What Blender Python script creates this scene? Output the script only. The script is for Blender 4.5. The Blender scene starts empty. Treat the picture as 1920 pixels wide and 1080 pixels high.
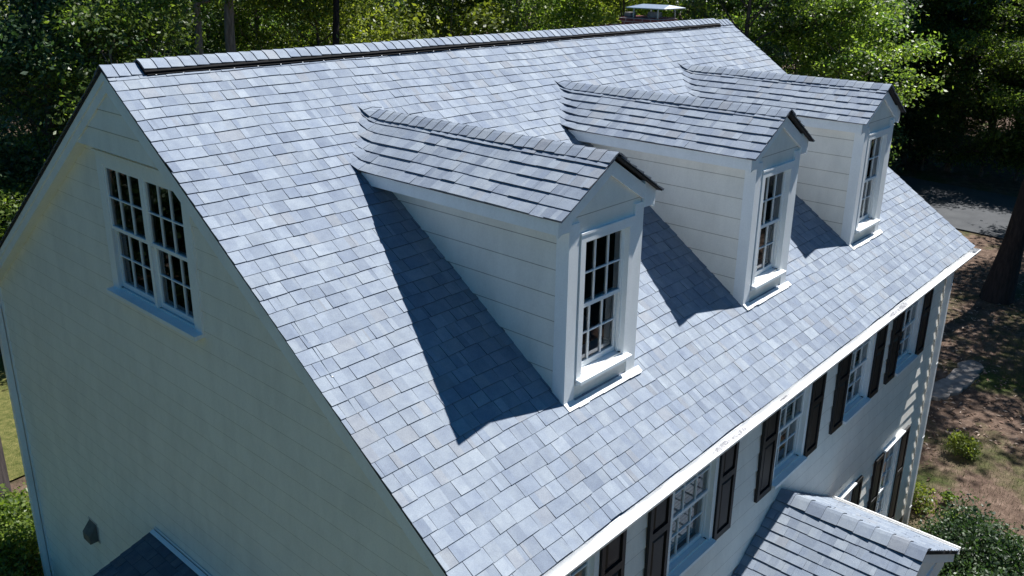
import bpy, math, random
import numpy as np
from mathutils import Matrix, Vector

R = math.radians
sc = bpy.context.scene
col = sc.collection

# ------------------------------------------------------------------ camera, sky, sun, exposure
cam = bpy.data.cameras.new('camera')
cam.sensor_width = 36.0
cam.lens = 1630.3 / 1920 * 36.0
cam.shift_x = -7.46 / 1920
cam.shift_y = -64.45 / 1920
cam.clip_start = 0.1
cam.clip_end = 2000
co = bpy.data.objects.new('camera', cam)
col.objects.link(co)
co.location = (-3.7031, -8.7003, 4.5337)
co.rotation_euler = (1.247826, -0.013440, -0.840841)
sc.camera = co

SUN = Vector((0.500, -0.098, 0.860)).normalized()      # towards the sun
sun_el = math.asin(SUN.z)
world = bpy.data.worlds.new('World')
sc.world = world
world.use_nodes = True
nt = world.node_tree
bg = nt.nodes['Background']
sky = nt.nodes.new('ShaderNodeTexSky')
sky.sky_type = 'NISHITA'
sky.sun_disc = False
sky.sun_elevation = sun_el
sky.sun_rotation = math.atan2(SUN.x, SUN.y)
sky.air_density = 0.55
sky.dust_density = 0.0
sky.ozone_density = 6.0
tint = nt.nodes.new('ShaderNodeMix')                   # added tint, pushes the sky light in shaded areas towards blue
tint.data_type = 'RGBA'
tint.blend_type = 'MULTIPLY'
tint.inputs[0].default_value = 1.0
tint.inputs[7].default_value = (0.28, 0.97, 1.12, 1)
nt.links.new(sky.outputs['Color'], tint.inputs[6])
nt.links.new(tint.outputs[2], bg.inputs['Color'])
bg.inputs['Strength'].default_value = 0.068

sl = bpy.data.lights.new('sun', 'SUN')
sl.energy = 5.0
sl.angle = R(0.5)
sl.color = (1.0, 0.985, 0.96)
so = bpy.data.objects.new('sun', sl)
col.objects.link(so)
so.rotation_euler = SUN.to_track_quat('Z', 'Y').to_euler()
so.location = (20, -10, 40)

sc.view_settings.view_transform = 'Standard'
sc.view_settings.look = 'None'
sc.view_settings.gamma = 1
sc.view_settings.exposure = 0.9
sc.cycles.diffuse_bounces = 5
sc.cycles.transparent_max_bounces = 12

# ------------------------------------------------------------------ materials
MATS = {}


def new_mat(name):
    m = bpy.data.materials.new(name)
    m.use_nodes = True
    MATS[name] = m
    t = m.node_tree
    return m, t, t.nodes['Principled BSDF']


def ramp(t, fac, stops):
    r = t.nodes.new('ShaderNodeValToRGB')
    el = r.color_ramp.elements
    while len(el) < len(stops):
        el.new(0.5)
    for e, (p, c) in zip(el, stops):
        e.position = p
        e.color = (c[0], c[1], c[2], 1)
    t.links.new(fac, r.inputs['Fac'])
    return r.outputs['Color']


def noise(t, scale, detail=4, rough=0.55, vec=None):
    n = t.nodes.new('ShaderNodeTexNoise')
    n.inputs['Scale'].default_value = scale
    n.inputs['Detail'].default_value = detail
    n.inputs['Roughness'].default_value = rough
    if vec is None:
        vec = coord(t)
    t.links.new(vec, n.inputs['Vector'])
    return n.outputs['Fac']


def coord(t):
    for n in t.nodes:
        if n.type == 'TEX_COORD':
            return n.outputs['Object']
    return t.nodes.new('ShaderNodeTexCoord').outputs['Object']


def mapping(t, scale):
    n = t.nodes.new('ShaderNodeMapping')
    n.inputs['Scale'].default_value = scale
    t.links.new(coord(t), n.inputs['Vector'])
    return n.outputs['Vector']


def mul(t, a, b, fac=1.0, mode='MULTIPLY'):
    n = t.nodes.new('ShaderNodeMix')
    n.data_type = 'RGBA'
    n.blend_type = mode
    n.inputs[0].default_value = fac
    for s, v in ((n.inputs[6], a), (n.inputs[7], b)):
        if isinstance(v, tuple):
            s.default_value = (*v, 1)
        else:
            t.links.new(v, s)
    return n.outputs[2]


def mixf(t, f, a, b):
    n = t.nodes.new('ShaderNodeMix')
    n.data_type = 'RGBA'
    t.links.new(f, n.inputs[0])
    for s, v in ((n.inputs[6], a), (n.inputs[7], b)):
        if isinstance(v, tuple):
            s.default_value = (*v, 1)
        else:
            t.links.new(v, s)
    return n.outputs[2]


def bump(t, b, h, strength, dist=0.01):
    n = t.nodes.new('ShaderNodeBump')
    n.inputs['Strength'].default_value = strength
    n.inputs['Distance'].default_value = dist
    t.links.new(h, n.inputs['Height'])
    t.links.new(n.outputs['Normal'], b.inputs['Normal'])


def attr(t, name='col'):
    a = t.nodes.new('ShaderNodeAttribute')
    a.attribute_name = name
    return a.outputs['Color']


def setp(b, rough=0.6, spec=0.4, metal=0.0):
    b.inputs['Roughness'].default_value = rough
    b.inputs['Specular IOR Level'].default_value = spec
    b.inputs['Metallic'].default_value = metal


# shingles: colour per tab, blotches, granules
m, t, b = new_mat('shingle')
g = ramp(t, noise(t, 260, 2, 0.7), [(0.30, (0.72,) * 3), (0.72, (1.26,) * 3)])
bl = ramp(t, noise(t, 9, 3, 0.6), [(0.3, (0.88, 0.89, 0.92)), (0.7, (1.12, 1.11, 1.08))])
lg = ramp(t, noise(t, 0.7, 2, 0.5), [(0.3, (0.93, 0.94, 0.96)), (0.7, (1.07, 1.06, 1.04))])
t.links.new(mul(t, mul(t, mul(t, attr(t), g), bl), lg), b.inputs['Base Color'])
bump(t, b, noise(t, 260, 2, 0.7), 0.5, 0.003)
setp(b, 0.85, 0.3)

m, t, b = new_mat('shingle_edge')
t.links.new(ramp(t, noise(t, 40, 3), [(0.3, (0.018, 0.018, 0.02)), (0.7, (0.04, 0.038, 0.038))]), b.inputs['Base Color'])
setp(b, 0.9, 0.2)


def paint(name, c, dirt=0.12, rough=0.5):
    m, t, b = new_mat(name)
    d = tuple(x * (1 - dirt) for x in c)
    n1 = ramp(t, noise(t, 3.5, 5, 0.65, mapping(t, (1, 1, 0.45))), [(0.35, d), (0.6, c)])
    n2 = ramp(t, noise(t, 55, 3, 0.6), [(0.3, (0.94,) * 3), (0.6, (1.0,) * 3)])
    t.links.new(mul(t, n1, n2), b.inputs['Base Color'])
    bump(t, b, noise(t, 38, 4, 0.6, mapping(t, (1, 1, 6))), 0.12, 0.004)
    setp(b, rough, 0.4)
    return m


paint('siding_paint', (0.82, 0.795, 0.73), 0.10)
paint('lap_line', (0.40, 0.37, 0.32), 0.35, 0.8)  # darker strip along the lower edge of each lapped board
paint('trim_paint', (0.81, 0.835, 0.84), 0.07, 0.42)
paint('gutter_paint', (0.84, 0.84, 0.83), 0.10, 0.35)
paint('caulk', (0.80, 0.80, 0.79), 0.30, 0.7)
paint('shutter_black', (0.009, 0.0095, 0.0115), 0.2, 0.5)
paint('concrete', (0.36, 0.35, 0.33), 0.35, 0.85)
paint('stone', (0.27, 0.245, 0.225), 0.45, 0.9)

m, t, b = new_mat('vent_black')
t.links.new(ramp(t, noise(t, 30, 2), [(0.3, (0.004, 0.004, 0.0045)), (0.7, (0.008, 0.008, 0.009))]), b.inputs['Base Color'])
setp(b, 0.75, 0.10)

m, t, b = new_mat('debris')
t.links.new(ramp(t, noise(t, 45, 4, 0.7), [(0.3, (0.16, 0.16, 0.17)), (0.5, (0.32, 0.32, 0.335)), (0.7, (0.55, 0.55, 0.56))]), b.inputs['Base Color'])
bump(t, b, noise(t, 60, 4), 0.8, 0.01)
setp(b, 0.95, 0.1)

m, t, b = new_mat('galvanised')
t.links.new(ramp(t, noise(t, 14, 3), [(0.3, (0.60, 0.62, 0.66)), (0.7, (0.74, 0.76, 0.79))]), b.inputs['Base Color'])
setp(b, 0.32, 0.5, 0.85)

m, t, b = new_mat('lead_flashing')
t.links.new(ramp(t, noise(t, 10, 4), [(0.3, (0.30, 0.32, 0.34)), (0.7, (0.50, 0.52, 0.54))]), b.inputs['Base Color'])
setp(b, 0.5, 0.5, 0.3)

m, t, b = new_mat('vent_grey')
t.links.new(ramp(t, noise(t, 10, 4), [(0.3, (0.10, 0.095, 0.085)), (0.7, (0.16, 0.15, 0.135))]), b.inputs['Base Color'])
setp(b, 0.6, 0.4)

m, t, b = new_mat('brick')
br = t.nodes.new('ShaderNodeTexBrick')
br.inputs['Color1'].default_value = (0.19, 0.052, 0.04, 1)
br.inputs['Color2'].default_value = (0.11, 0.04, 0.035, 1)
br.inputs['Mortar'].default_value = (0.33, 0.29, 0.27, 1)
br.inputs['Scale'].default_value = 1.0
br.inputs['Brick Width'].default_value = 0.21
br.inputs['Row Height'].default_value = 0.075
br.inputs['Mortar Size'].default_value = 0.008
sw = t.nodes.new('ShaderNodeSeparateXYZ')
t.links.new(coord(t), sw.inputs[0])
ad = t.nodes.new('ShaderNodeMath')
t.links.new(sw.outputs[0], ad.inputs[0])
t.links.new(sw.outputs[1], ad.inputs[1])
cb = t.nodes.new('ShaderNodeCombineXYZ')
t.links.new(ad.outputs[0], cb.inputs[0])
t.links.new(sw.outputs[2], cb.inputs[1])
t.links.new(cb.outputs[0], br.inputs['Vector'])
t.links.new(mul(t, br.outputs['Color'], ramp(t, noise(t, 20, 4), [(0.3, (0.7,) * 3), (0.7, (1.15,) * 3)])), b.inputs['Base Color'])
setp(b, 0.9, 0.2)

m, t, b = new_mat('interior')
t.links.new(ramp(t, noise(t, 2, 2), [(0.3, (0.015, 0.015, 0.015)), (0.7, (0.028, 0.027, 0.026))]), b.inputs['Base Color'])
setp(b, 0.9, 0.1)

m, t, b = new_mat('blind')
wv = t.nodes.new('ShaderNodeTexWave')
wv.bands_direction = 'Z'
wv.inputs['Scale'].default_value = 6.0
wv.inputs['Distortion'].default_value = 0.0
t.links.new(coord(t), wv.inputs['Vector'])
t.links.new(ramp(t, wv.outputs['Fac'], [(0.25, (0.30, 0.30, 0.30)), (0.6, (0.60, 0.60, 0.58))]), b.inputs['Base Color'])
setp(b, 0.7, 0.3)

# glass
m = bpy.data.materials.new('glass')
m.use_nodes = True
MATS['glass'] = m
t = m.node_tree
t.nodes.clear()
out = t.nodes.new('ShaderNodeOutputMaterial')
mx = t.nodes.new('ShaderNodeMixShader')
fr = t.nodes.new('ShaderNodeFresnel')
fr.inputs['IOR'].default_value = 1.48
tr = t.nodes.new('ShaderNodeBsdfTransparent')
tr.inputs['Color'].default_value = (0.80, 0.84, 0.83, 1)
gl = t.nodes.new('ShaderNodeBsdfGlossy')
gl.inputs['Roughness'].default_value = 0.015
gl.inputs['Color'].default_value = (0.95, 0.97, 1, 1)
nb = t.nodes.new('ShaderNodeBump')
nb.inputs['Strength'].default_value = 0.04
nb.inputs['Distance'].default_value = 0.02
t.links.new(noise(t, 3.0, 2), nb.inputs['Height'])
t.links.new(nb.outputs['Normal'], gl.inputs['Normal'])
fa = t.nodes.new('ShaderNodeMath')
fa.operation = 'ADD'
fa.inputs[1].default_value = 0.05
t.links.new(fr.outputs[0], fa.inputs[0])
t.links.new(fa.outputs[0], mx.inputs[0])
t.links.new(tr.outputs[0], mx.inputs[1])
t.links.new(gl.outputs[0], mx.inputs[2])
t.links.new(mx.outputs[0], out.inputs['Surface'])


def leaf_mat(name, dark, light, trans, tw=0.38, rough=0.42):
    m = bpy.data.materials.new(name)
    m.use_nodes = True
    MATS[name] = m
    t = m.node_tree
    b = t.nodes['Principled BSDF']
    o = t.nodes['Material Output']
    c = attr(t, 'col')
    s = t.nodes.new('ShaderNodeSeparateColor')
    t.links.new(c, s.inputs[0])
    oi = t.nodes.new('ShaderNodeObjectInfo')
    hs = t.nodes.new('ShaderNodeHueSaturation')
    mr = t.nodes.new('ShaderNodeMapRange')
    mr.inputs['To Min'].default_value = 0.75
    mr.inputs['To Max'].default_value = 1.25
    t.links.new(oi.outputs['Random'], mr.inputs['Value'])
    t.links.new(mr.outputs[0], hs.inputs['Value'])
    t.links.new(ramp(t, s.outputs[0], [(0.0, dark), (1.0, light)]), hs.inputs['Color'])
    t.links.new(hs.outputs[0], b.inputs['Base Color'])
    setp(b, rough, 0.45)
    tl = t.nodes.new('ShaderNodeBsdfTranslucent')
    t.links.new(mul(t, hs.outputs[0], trans), tl.inputs['Color'])
    mx = t.nodes.new('ShaderNodeMixShader')
    mx.inputs[0].default_value = tw
    t.links.new(b.outputs[0], mx.inputs[1])
    t.links.new(tl.outputs[0], mx.inputs[2])
    t.links.new(mx.outputs[0], o.inputs['Surface'])


leaf_mat('leaf_broad', (0.032, 0.064, 0.020), (0.175, 0.225, 0.050), (2.5, 2.7, 1.1), 0.45)
leaf_mat('leaf_dark', (0.018, 0.040, 0.020), (0.075, 0.120, 0.045), (1.8, 2.2, 1.0), 0.30, 0.46)
leaf_mat('leaf_yellow', (0.06, 0.095, 0.018), (0.25, 0.29, 0.065), (2.2, 2.2, 0.8), 0.42)
leaf_mat('needle', (0.016, 0.036, 0.022), (0.045, 0.075, 0.035), (1.5, 1.8, 1.0), 0.15, 0.5)


def bark(name, c1, c2):
    m, t, b = new_mat(name)
    v = mapping(t, (7, 7, 1.2))
    t.links.new(ramp(t, noise(t, 2.2, 5, 0.65, v), [(0.3, c1), (0.7, c2)]), b.inputs['Base Color'])
    bump(t, b, noise(t, 2.2, 5, 0.65, v), 0.9, 0.05)
    setp(b, 0.95, 0.15)


bark('bark', (0.055, 0.042, 0.034), (0.19, 0.155, 0.13))
bark('bark_pale', (0.12, 0.10, 0.085), (0.34, 0.29, 0.25))
bark('bark_pine', (0.016, 0.014, 0.015), (0.050, 0.041, 0.039))

# ground
m, t, b = new_mat('pine_straw')
straw = ramp(t, noise(t, 3.0, 8, 0.7), [(0.28, (0.06, 0.040, 0.032)), (0.5, (0.125, 0.088, 0.068)), (0.72, (0.235, 0.17, 0.135))])
fine = ramp(t, noise(t, 22, 5, 0.75), [(0.25, (0.6, 0.58, 0.56)), (0.75, (1.3, 1.28, 1.25))])
grass = ramp(t, noise(t, 12, 6, 0.7), [(0.3, (0.03, 0.045, 0.014)), (0.7, (0.085, 0.105, 0.03))])
msk = ramp(t, noise(t, 0.33, 5, 0.62), [(0.50, (0, 0, 0)), (0.62, (1, 1, 1))])
t.links.new(mixf(t, msk, mul(t, straw, fine), grass), b.inputs['Base Color'])
bump(t, b, noise(t, 14, 6, 0.7), 0.8, 0.06)
setp(b, 0.95, 0.1)

m, t, b = new_mat('lawn')
t.links.new(ramp(t, noise(t, 7, 7, 0.72), [(0.3, (0.05, 0.066, 0.016)), (0.5, (0.115, 0.118, 0.038)), (0.75, (0.22, 0.195, 0.075))]), b.inputs['Base Color'])
bump(t, b, noise(t, 40, 4), 0.9, 0.05)
setp(b, 0.95, 0.1)

m, t, b = new_mat('asphalt')
t.links.new(mul(t, ramp(t, noise(t, 1.1, 5, 0.6), [(0.3, (0.042, 0.045, 0.050)), (0.7, (0.066, 0.069, 0.074))]),
                ramp(t, noise(t, 90, 2), [(0.3, (0.75,) * 3), (0.7, (1.25,) * 3)])), b.inputs['Base Color'])
setp(b, 0.85, 0.3)

m, t, b = new_mat('dry_leaf')
t.links.new(attr(t), b.inputs['Base Color'])
setp(b, 0.85, 0.2)


# ------------------------------------------------------------------ mesh helpers
class MB:
    def __init__(self):
        self.v, self.f, self.m, self.c, self.mats = [], [], [], [], []

    def mi(self, mat):
        if mat not in self.mats:
            self.mats.append(mat)
        return self.mats.index(mat)

    def poly(self, pts, mat, c=(0.5, 0.5, 0.5)):
        n = len(self.v)
        self.v.extend([tuple(p) for p in pts])
        self.f.append(tuple(range(n, n + len(pts))))
        self.m.append(self.mi(mat))
        self.c.append(c)

    def box(self, F, u0, u1, v0, v1, n0, n1, mat, c=(0.5, 0.5, 0.5)):
        n = len(self.v)
        self.v.extend([tuple(F(u, v, w)) for u in (u0, u1) for v in (v0, v1) for w in (n0, n1)])
        k = self.mi(mat)
        for q in ((0, 1, 3, 2), (4, 6, 7, 5), (0, 4, 5, 1), (2, 3, 7, 6), (0, 2, 6, 4), (1, 5, 7, 3)):
            self.f.append(tuple(n + i for i in q))
            self.m.append(k)
            self.c.append(c)

    def prism(self, A, Bp, mat, c=(0.5, 0.5, 0.5)):
        """closed solid between two matching polygons"""
        n = len(self.v)
        k = len(A)
        self.v.extend([tuple(p) for p in A] + [tuple(p) for p in Bp])
        fs = [tuple(n + i for i in range(k))[::-1], tuple(n + k + i for i in range(k))]
        for i in range(k):
            j = (i + 1) % k
            fs.append((n + i, n + j, n + k + j, n + k + i))
        for f in fs:
            self.f.append(f)
            self.m.append(self.mi(mat))
            self.c.append(c)

    def tube(self, pts, rads, mat, sides=6, cap=True):
        pts = [Vector(p) for p in pts]
        n = len(self.v)
        k = self.mi(mat)
        for i, p in enumerate(pts):
            d = (pts[min(i + 1, len(pts) - 1)] - pts[max(i - 1, 0)]).normalized()
            a = d.orthogonal().normalized() if abs(d.z) < 0.99 else Vector((1, 0, 0))
            a = (a - d * a.dot(d)).normalized()
            bb = d.cross(a)
            for s in range(sides):
                an = 2 * math.pi * s / sides
                self.v.append(tuple(p + (a * math.cos(an) + bb * math.sin(an)) * rads[i]))
        for i in range(len(pts) - 1):
            for s in range(sides):
                s2 = (s + 1) % sides
                self.f.append((n + i * sides + s, n + i * sides + s2, n + (i + 1) * sides + s2, n + (i + 1) * sides + s))
                self.m.append(k)
                self.c.append((0.5,) * 3)
        if cap:
            for i in (0, len(pts) - 1):
                self.f.append(tuple(n + i * sides + s for s in range(sides)))
                self.m.append(k)
                self.c.append((0.5,) * 3)

    def mesh(self, name, smooth=False):
        me = bpy.data.meshes.new(name)
        me.from_pydata(self.v, [], self.f)
        for mt in self.mats:
            me.materials.append(MATS[mt])
        me.polygons.foreach_set('material_index', np.array(self.m, np.int32))
        a = me.attributes.new('col', 'FLOAT_COLOR', 'FACE')
        c = np.ones((len(self.f), 4), np.float32)
        c[:, :3] = np.array(self.c, np.float32)
        a.data.foreach_set('color', c.ravel())
        if smooth:
            me.polygons.foreach_set('use_smooth', np.ones(len(self.f), bool))
        me.update()
        return me


def obj(name, mb, parent=None, smooth=False, label=None):
    me = mb.mesh(name, smooth) if isinstance(mb, MB) else mb
    o = bpy.data.objects.new(name, me)
    col.objects.link(o)
    if parent is not None:
        o.parent = parent
        if parent.type == 'EMPTY':
            o.matrix_parent_inverse = Matrix.Translation(-Vector(parent.location))
    if label:
        o['label'] = label
    return o


def thing(name, label, cat, loc, group=None):
    o = bpy.data.objects.new(name, None)
    col.objects.link(o)
    o.location = loc
    o.empty_display_size = 0.3
    tag(o, label, cat, group)
    return o


def tag(o, label, cat, group=None):
    o['label'] = label
    o['category'] = cat
    if group:
        o['group'] = group


def XY(u, v, w):
    return (u, v, w)


# ------------------------------------------------------------------ house dimensions (ridge along x, front is -y, eave z = 0)
L, D, H = 12.29, 5.1025, 3.522
S = math.hypot(D, H)
CS, SN = D / S, H / S
M = H / D
GZ = -5.7                     # ground level
GX = 0.165                     # near gable wall
WX = L - 0.15                 # far gable wall
WY = 4.83                     # front / back wall distance from the ridge
rng = random.Random(11)


def wav(u, s):
    return 0.005 * math.sin(1.1 * u + 2.3 * s) + 0.004 * math.sin(2.7 * u - 5.1 * s + 1) + 0.003 * math.sin(6.3 * u + 3.1 * s)


def wavh(u, s):
    return 0.004 * math.sin(0.9 * u + 1.3 * s) + 0.003 * math.sin(2.9 * u - 2.1 * s)


def front(u, s, h):
    s2 = s + wav(u, s)
    h2 = h + wavh(u, s)
    return (u, -s2 * CS - h2 * SN * -1 * -1, H - s2 * SN + h2 * CS)


def back(u, s, h):
    return (u, s * CS + h * SN, H - s * SN + h * CS)


def tab_colour(r):
    k = r.random()
    if k < 0.36:
        c = (0.236, 0.256, 0.292)
    elif k < 0.62:
        c = (0.215, 0.236, 0.276)
    elif k < 0.76:
        c = (0.190, 0.212, 0.256)
    elif k < 0.93:
        c = (0.264, 0.282, 0.312)
    else:
        c = (0.236, 0.242, 0.262)
    f = r.uniform(0.91, 1.09) * 0.875
    return (c[0] * f, c[1] * f * 1.07, c[2] * f * 1.13)


def shingles(mb, mp, u0, u1, slen, expo=0.143, r=rng, skip=None, s0=0.0, th=(0.006, 0.0105), wr=(0.13, 0.29), endf=None, tone=1.0):
    sb = slen + 0.018
    k = 0
    while sb > s0 + 0.03:
        st = max(sb - expo, s0)
        u = u0 - r.uniform(0, 0.15)
        if endf:
            u1 = endf(sb - 0.5 * expo)
        while u < u1:
            w = r.uniform(*wr)
            a, e = max(u, u0), min(u + w, u1)
            u += w
            if e - a < 0.025:
                continue
            if u1 - e < 0.03:
                e = u1
                u = u1
            jit = r.uniform(-0.0035, 0.0035)
            h = r.choice(th) + r.uniform(-0.001, 0.001)
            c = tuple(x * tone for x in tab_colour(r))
            g = 0.0008 if th[1] > 0.0125 else 0.0023
            aa, ee, bb, tt = a + g, e - g, sb + jit, st - 0.008
            if skip and skip(0.5 * (aa + ee), 0.5 * (bb + tt)):
                continue
            ha = hb = h
            if endf:
                ha, hb = (h * max(0.12, min(1, (u1 - x_) / 0.35)) for x_ in (aa, ee))
            p = [mp(aa, tt, 0.0), mp(ee, tt, 0.0), mp(ee, bb, hb), mp(aa, bb, ha)]
            q = [mp(aa, bb, -0.006), mp(ee, bb, -0.006)]
            t0 = [mp(aa, tt, -0.006), mp(ee, tt, -0.006)]
            nc = 1 if ee - aa < 0.12 else (2 if r.random() < 0.7 else 3)      # blended granule drops inside one tab
            cc = [0.0] + sorted(r.uniform(0.2, 0.8) for _ in range(nc - 1)) + [1.0]
            for ci in range(nc):
                f0, f1 = cc[ci], cc[ci + 1]
                x0_, x1_ = aa + (ee - aa) * f0, aa + (ee - aa) * f1
                c2 = c
                if ci:
                    o_ = tab_colour(r)
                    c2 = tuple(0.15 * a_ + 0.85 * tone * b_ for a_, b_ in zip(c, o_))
                mb.poly([mp(x0_, tt, 0.0), mp(x1_, tt, 0.0), mp(x1_, bb, ha + (hb - ha) * f1), mp(x0_, bb, ha + (hb - ha) * f0)], 'shingle', c2)
            d = tuple(x * 0.55 for x in c)
            mb.poly([p[3], p[2], q[1], q[0]], 'shingle', d)
            mb.poly([p[0], p[3], q[0], t0[0]], 'shingle', d)
            mb.poly([p[2], p[1], t0[1], q[1]], 'shingle', d)
        sb -= expo
        k += 1


def caps(mb, mp, t0, t1, half, expo=0.135, r=rng, th=0.013, h0=0.0, flip=False):
    """folded ridge caps; mp(t, side*s, h)"""
    n = max(1, int(round((t1 - t0) / expo)))
    e = (t1 - t0) / n
    for i in range(n):
        a, bq = t0 + i * e + 0.0015, t0 + (i + 1) * e + 0.004
        if flip:
            ha, hb = h0 + 0.003, h0 + th
        else:
            ha, hb = h0 + th, h0 + 0.003
        c = tab_colour(r)
        hw = half + r.uniform(-0.006, 0.006)
        d = tuple(x * 0.5 for x in c)
        for sgn in (-1, 1):
            rows = [(0.0, 0.0), (0.035 * sgn, 0.0), (hw * sgn, -0.001)]
            for (sa, oa), (sb_, ob) in zip(rows, rows[1:]):
                mb.poly([mp(a, sa, ha + oa), mp(bq, sa, hb + oa), mp(bq, sb_, hb + ob), mp(a, sb_, ha + ob)], 'shingle', c)
            mb.poly([mp(a, hw * sgn, ha), mp(bq, hw * sgn, hb), mp(bq, hw * sgn, h0 - 0.006), mp(a, hw * sgn, h0 - 0.006)], 'shingle', d)
            x, hx = (bq, hb) if flip else (a, ha)
            mb.poly([mp(x, 0, hx), mp(x, hw * sgn, hx), mp(x, hw * sgn, h0 - 0.004), mp(x, 0, h0 - 0.004)], 'shingle', d)


def siding(mb, F, z0, z1, lf, rf, step=0.245, openings=(), lip=0.014, mat='siding_paint', base=0.0, gr=0.0075):
    """lapped boards on the plane F(u, z, out); lf/rf give the ends at height z"""
    k = int(math.floor((z1 - z0) / step)) + 1
    for i in range(k):
        a = z0 + i * step
        bz = min(a + step, z1)
        if bz - a < 0.01:
            continue
        cuts = {a, bz}
        for (ou0, ou1, oz0, oz1) in openings:
            for z in (oz0, oz1):
                if a < z < bz:
                    cuts.add(z)
        cuts = sorted(cuts)
        for c0, c1 in zip(cuts, cuts[1:]):
            mid = 0.5 * (c0 + c1)
            segs = [(None, None)]
            ops = sorted([o for o in openings if o[2] < mid < o[3]])
            edges = [None]
            for o in ops:
                edges += [o[0], o[1]]
            edges.append(None)
            for j in range(0, len(edges), 2):
                l0 = lf(c0) if edges[j] is None else edges[j]
                l1 = lf(c1) if edges[j] is None else edges[j]
                r0 = rf(c0) if edges[j + 1] is None else edges[j + 1]
                r1 = rf(c1) if edges[j + 1] is None else edges[j + 1]
                if r0 - l0 < 0.002 and r1 - l1 < 0.002:
                    continue
                o0 = base + lip * (1 - (c0 - a) / step) + 0.002
                o1 = base + lip * (1 - (c1 - a) / step) + 0.002
                if c0 == a and i > 0:
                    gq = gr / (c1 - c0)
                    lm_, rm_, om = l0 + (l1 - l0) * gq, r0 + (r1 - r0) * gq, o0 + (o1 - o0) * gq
                    mb.poly([F(l0, c0, o0), F(r0, c0, o0), F(rm_, c0 + gr, om), F(lm_, c0 + gr, om)], 'lap_line')
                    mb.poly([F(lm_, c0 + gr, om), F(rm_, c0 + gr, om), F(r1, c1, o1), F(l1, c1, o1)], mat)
                else:
                    mb.poly([F(l0, c0, o0), F(r0, c0, o0), F(r1, c1, o1), F(l1, c1, o1)], mat)
                if c0 == a:
                    mb.poly([F(l0, c0, base - 0.002), F(r0, c0, base - 0.002), F(r0, c0, o0), F(l0, c0, o0)], mat)


def sash(F, u0, u1, v0, v1, n0, n1, cols, rows, rail=0.045, bar=0.0125, mat='trim_paint', bottom=None):
    mb = MB()
    bt = bottom or rail
    mb.box(F, u0, u0 + rail, v0, v1, n0, n1, mat)
    mb.box(F, u1 - rail, u1, v0, v1, n0, n1, mat)
    mb.box(F, u0 + rail, u1 - rail, v0, v0 + bt, n0, n1, mat)
    mb.box(F, u0 + rail, u1 - rail, v1 - rail, v1, n0, n1, mat)
    a, e, c, d = u0 + rail, u1 - rail, v0 + bt, v1 - rail
    for i in range(1, cols):
        x = a + (e - a) * i / cols
        mb.box(F, x - bar / 2, x + bar / 2, c, d, n0 + 0.006, n1 - 0.004, mat)
    for j in range(1, rows):
        y = c + (d - c) * j / rows
        for i in range(cols):
            xa = a + (e - a) * i / cols + (bar / 2 if i else 0)
            xb = a + (e - a) * (i + 1) / cols - (bar / 2 if i < cols - 1 else 0)
            mb.box(F, xa, xb, y - bar / 2, y + bar / 2, n0 + 0.006, n1 - 0.004, mat)
    return mb


def window_parts(parent, F, u0, u1, v0, v1, depth=0.09, cols=3, rows=2, blind=None):
    """double hung sashes, panes inside an opening; F(u, v, out)"""
    mid = 0.5 * (v0 + v1)
    # upper sash further out than the lower one
    obj('sash', sash(F, u0, u1, mid - 0.02, v1, -depth + 0.035, -depth + 0.07, cols, rows, 0.038), parent)
    obj('sash', sash(F, u0, u1, v0, mid + 0.02, -depth - 0.003, -depth + 0.032, cols, rows, 0.038, bottom=0.055), parent)
    p = MB()
    o0, oa, ob_, on = (Vector(F(*q)) for q in ((0, 0, 0), (1, 0, 0), (0, 1, 0), (0, 0, 1)))
    flip = (oa - o0).cross(ob_ - o0).dot(on - o0) < 0
    for va, vb, n_ in ((mid, v1 - 0.03, -depth + 0.050), (v0 + 0.04, mid - 0.01, -depth + 0.012)):
        q = [F(u0 + 0.03, va, n_), F(u1 - 0.03, va, n_), F(u1 - 0.03, vb, n_), F(u0 + 0.03, vb, n_)]
        p.poly(q[::-1] if flip else q, 'glass')
    obj('pane', p, parent)
    if blind:
        bm = MB()
        bm.box(F, u0 + 0.02, u1 - 0.02, v0 + (v1 - v0) * blind, v1, -depth - 0.10, -depth - 0.085, 'blind')
        obj('blind', bm, parent)


def casing(F, u0, u1, v0, v1, w=0.10, out=0.032, depth=0.12, mat='trim_paint', head=0.035):
    mb = MB()
    mb.box(F, u0 - w, u0, v0 - 0.02, v1 + w, 0.002, out, mat)
    mb.box(F, u1, u1 + w, v0 - 0.02, v1 + w, 0.002, out, mat)
    mb.box(F, u0, u1, v1, v1 + w, 0.002, out, mat)
    # jamb liners
    mb.box(F, u0 - 0.012, u0, v0, v1, -depth - 0.02, 0.002, mat)
    mb.box(F, u1, u1 + 0.012, v0, v1, -depth - 0.02, 0.002, mat)
    mb.box(F, u0, u1, v1, v1 + 0.012, -depth - 0.02, 0.002, mat)
    mb.box(F, u0, u0 + 0.02, v0, v1, -depth + 0.07, -depth + 0.09, mat)
    mb.box(F, u1 - 0.02, u1, v0, v1, -depth + 0.07, -depth + 0.09, mat)
    # drip cap
    mb.box(F, u0 - w - head * 0.5, u1 + w + head * 0.5, v1 + w, v1 + w + 0.022, 0.002, out + head, mat)
    return mb


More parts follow.
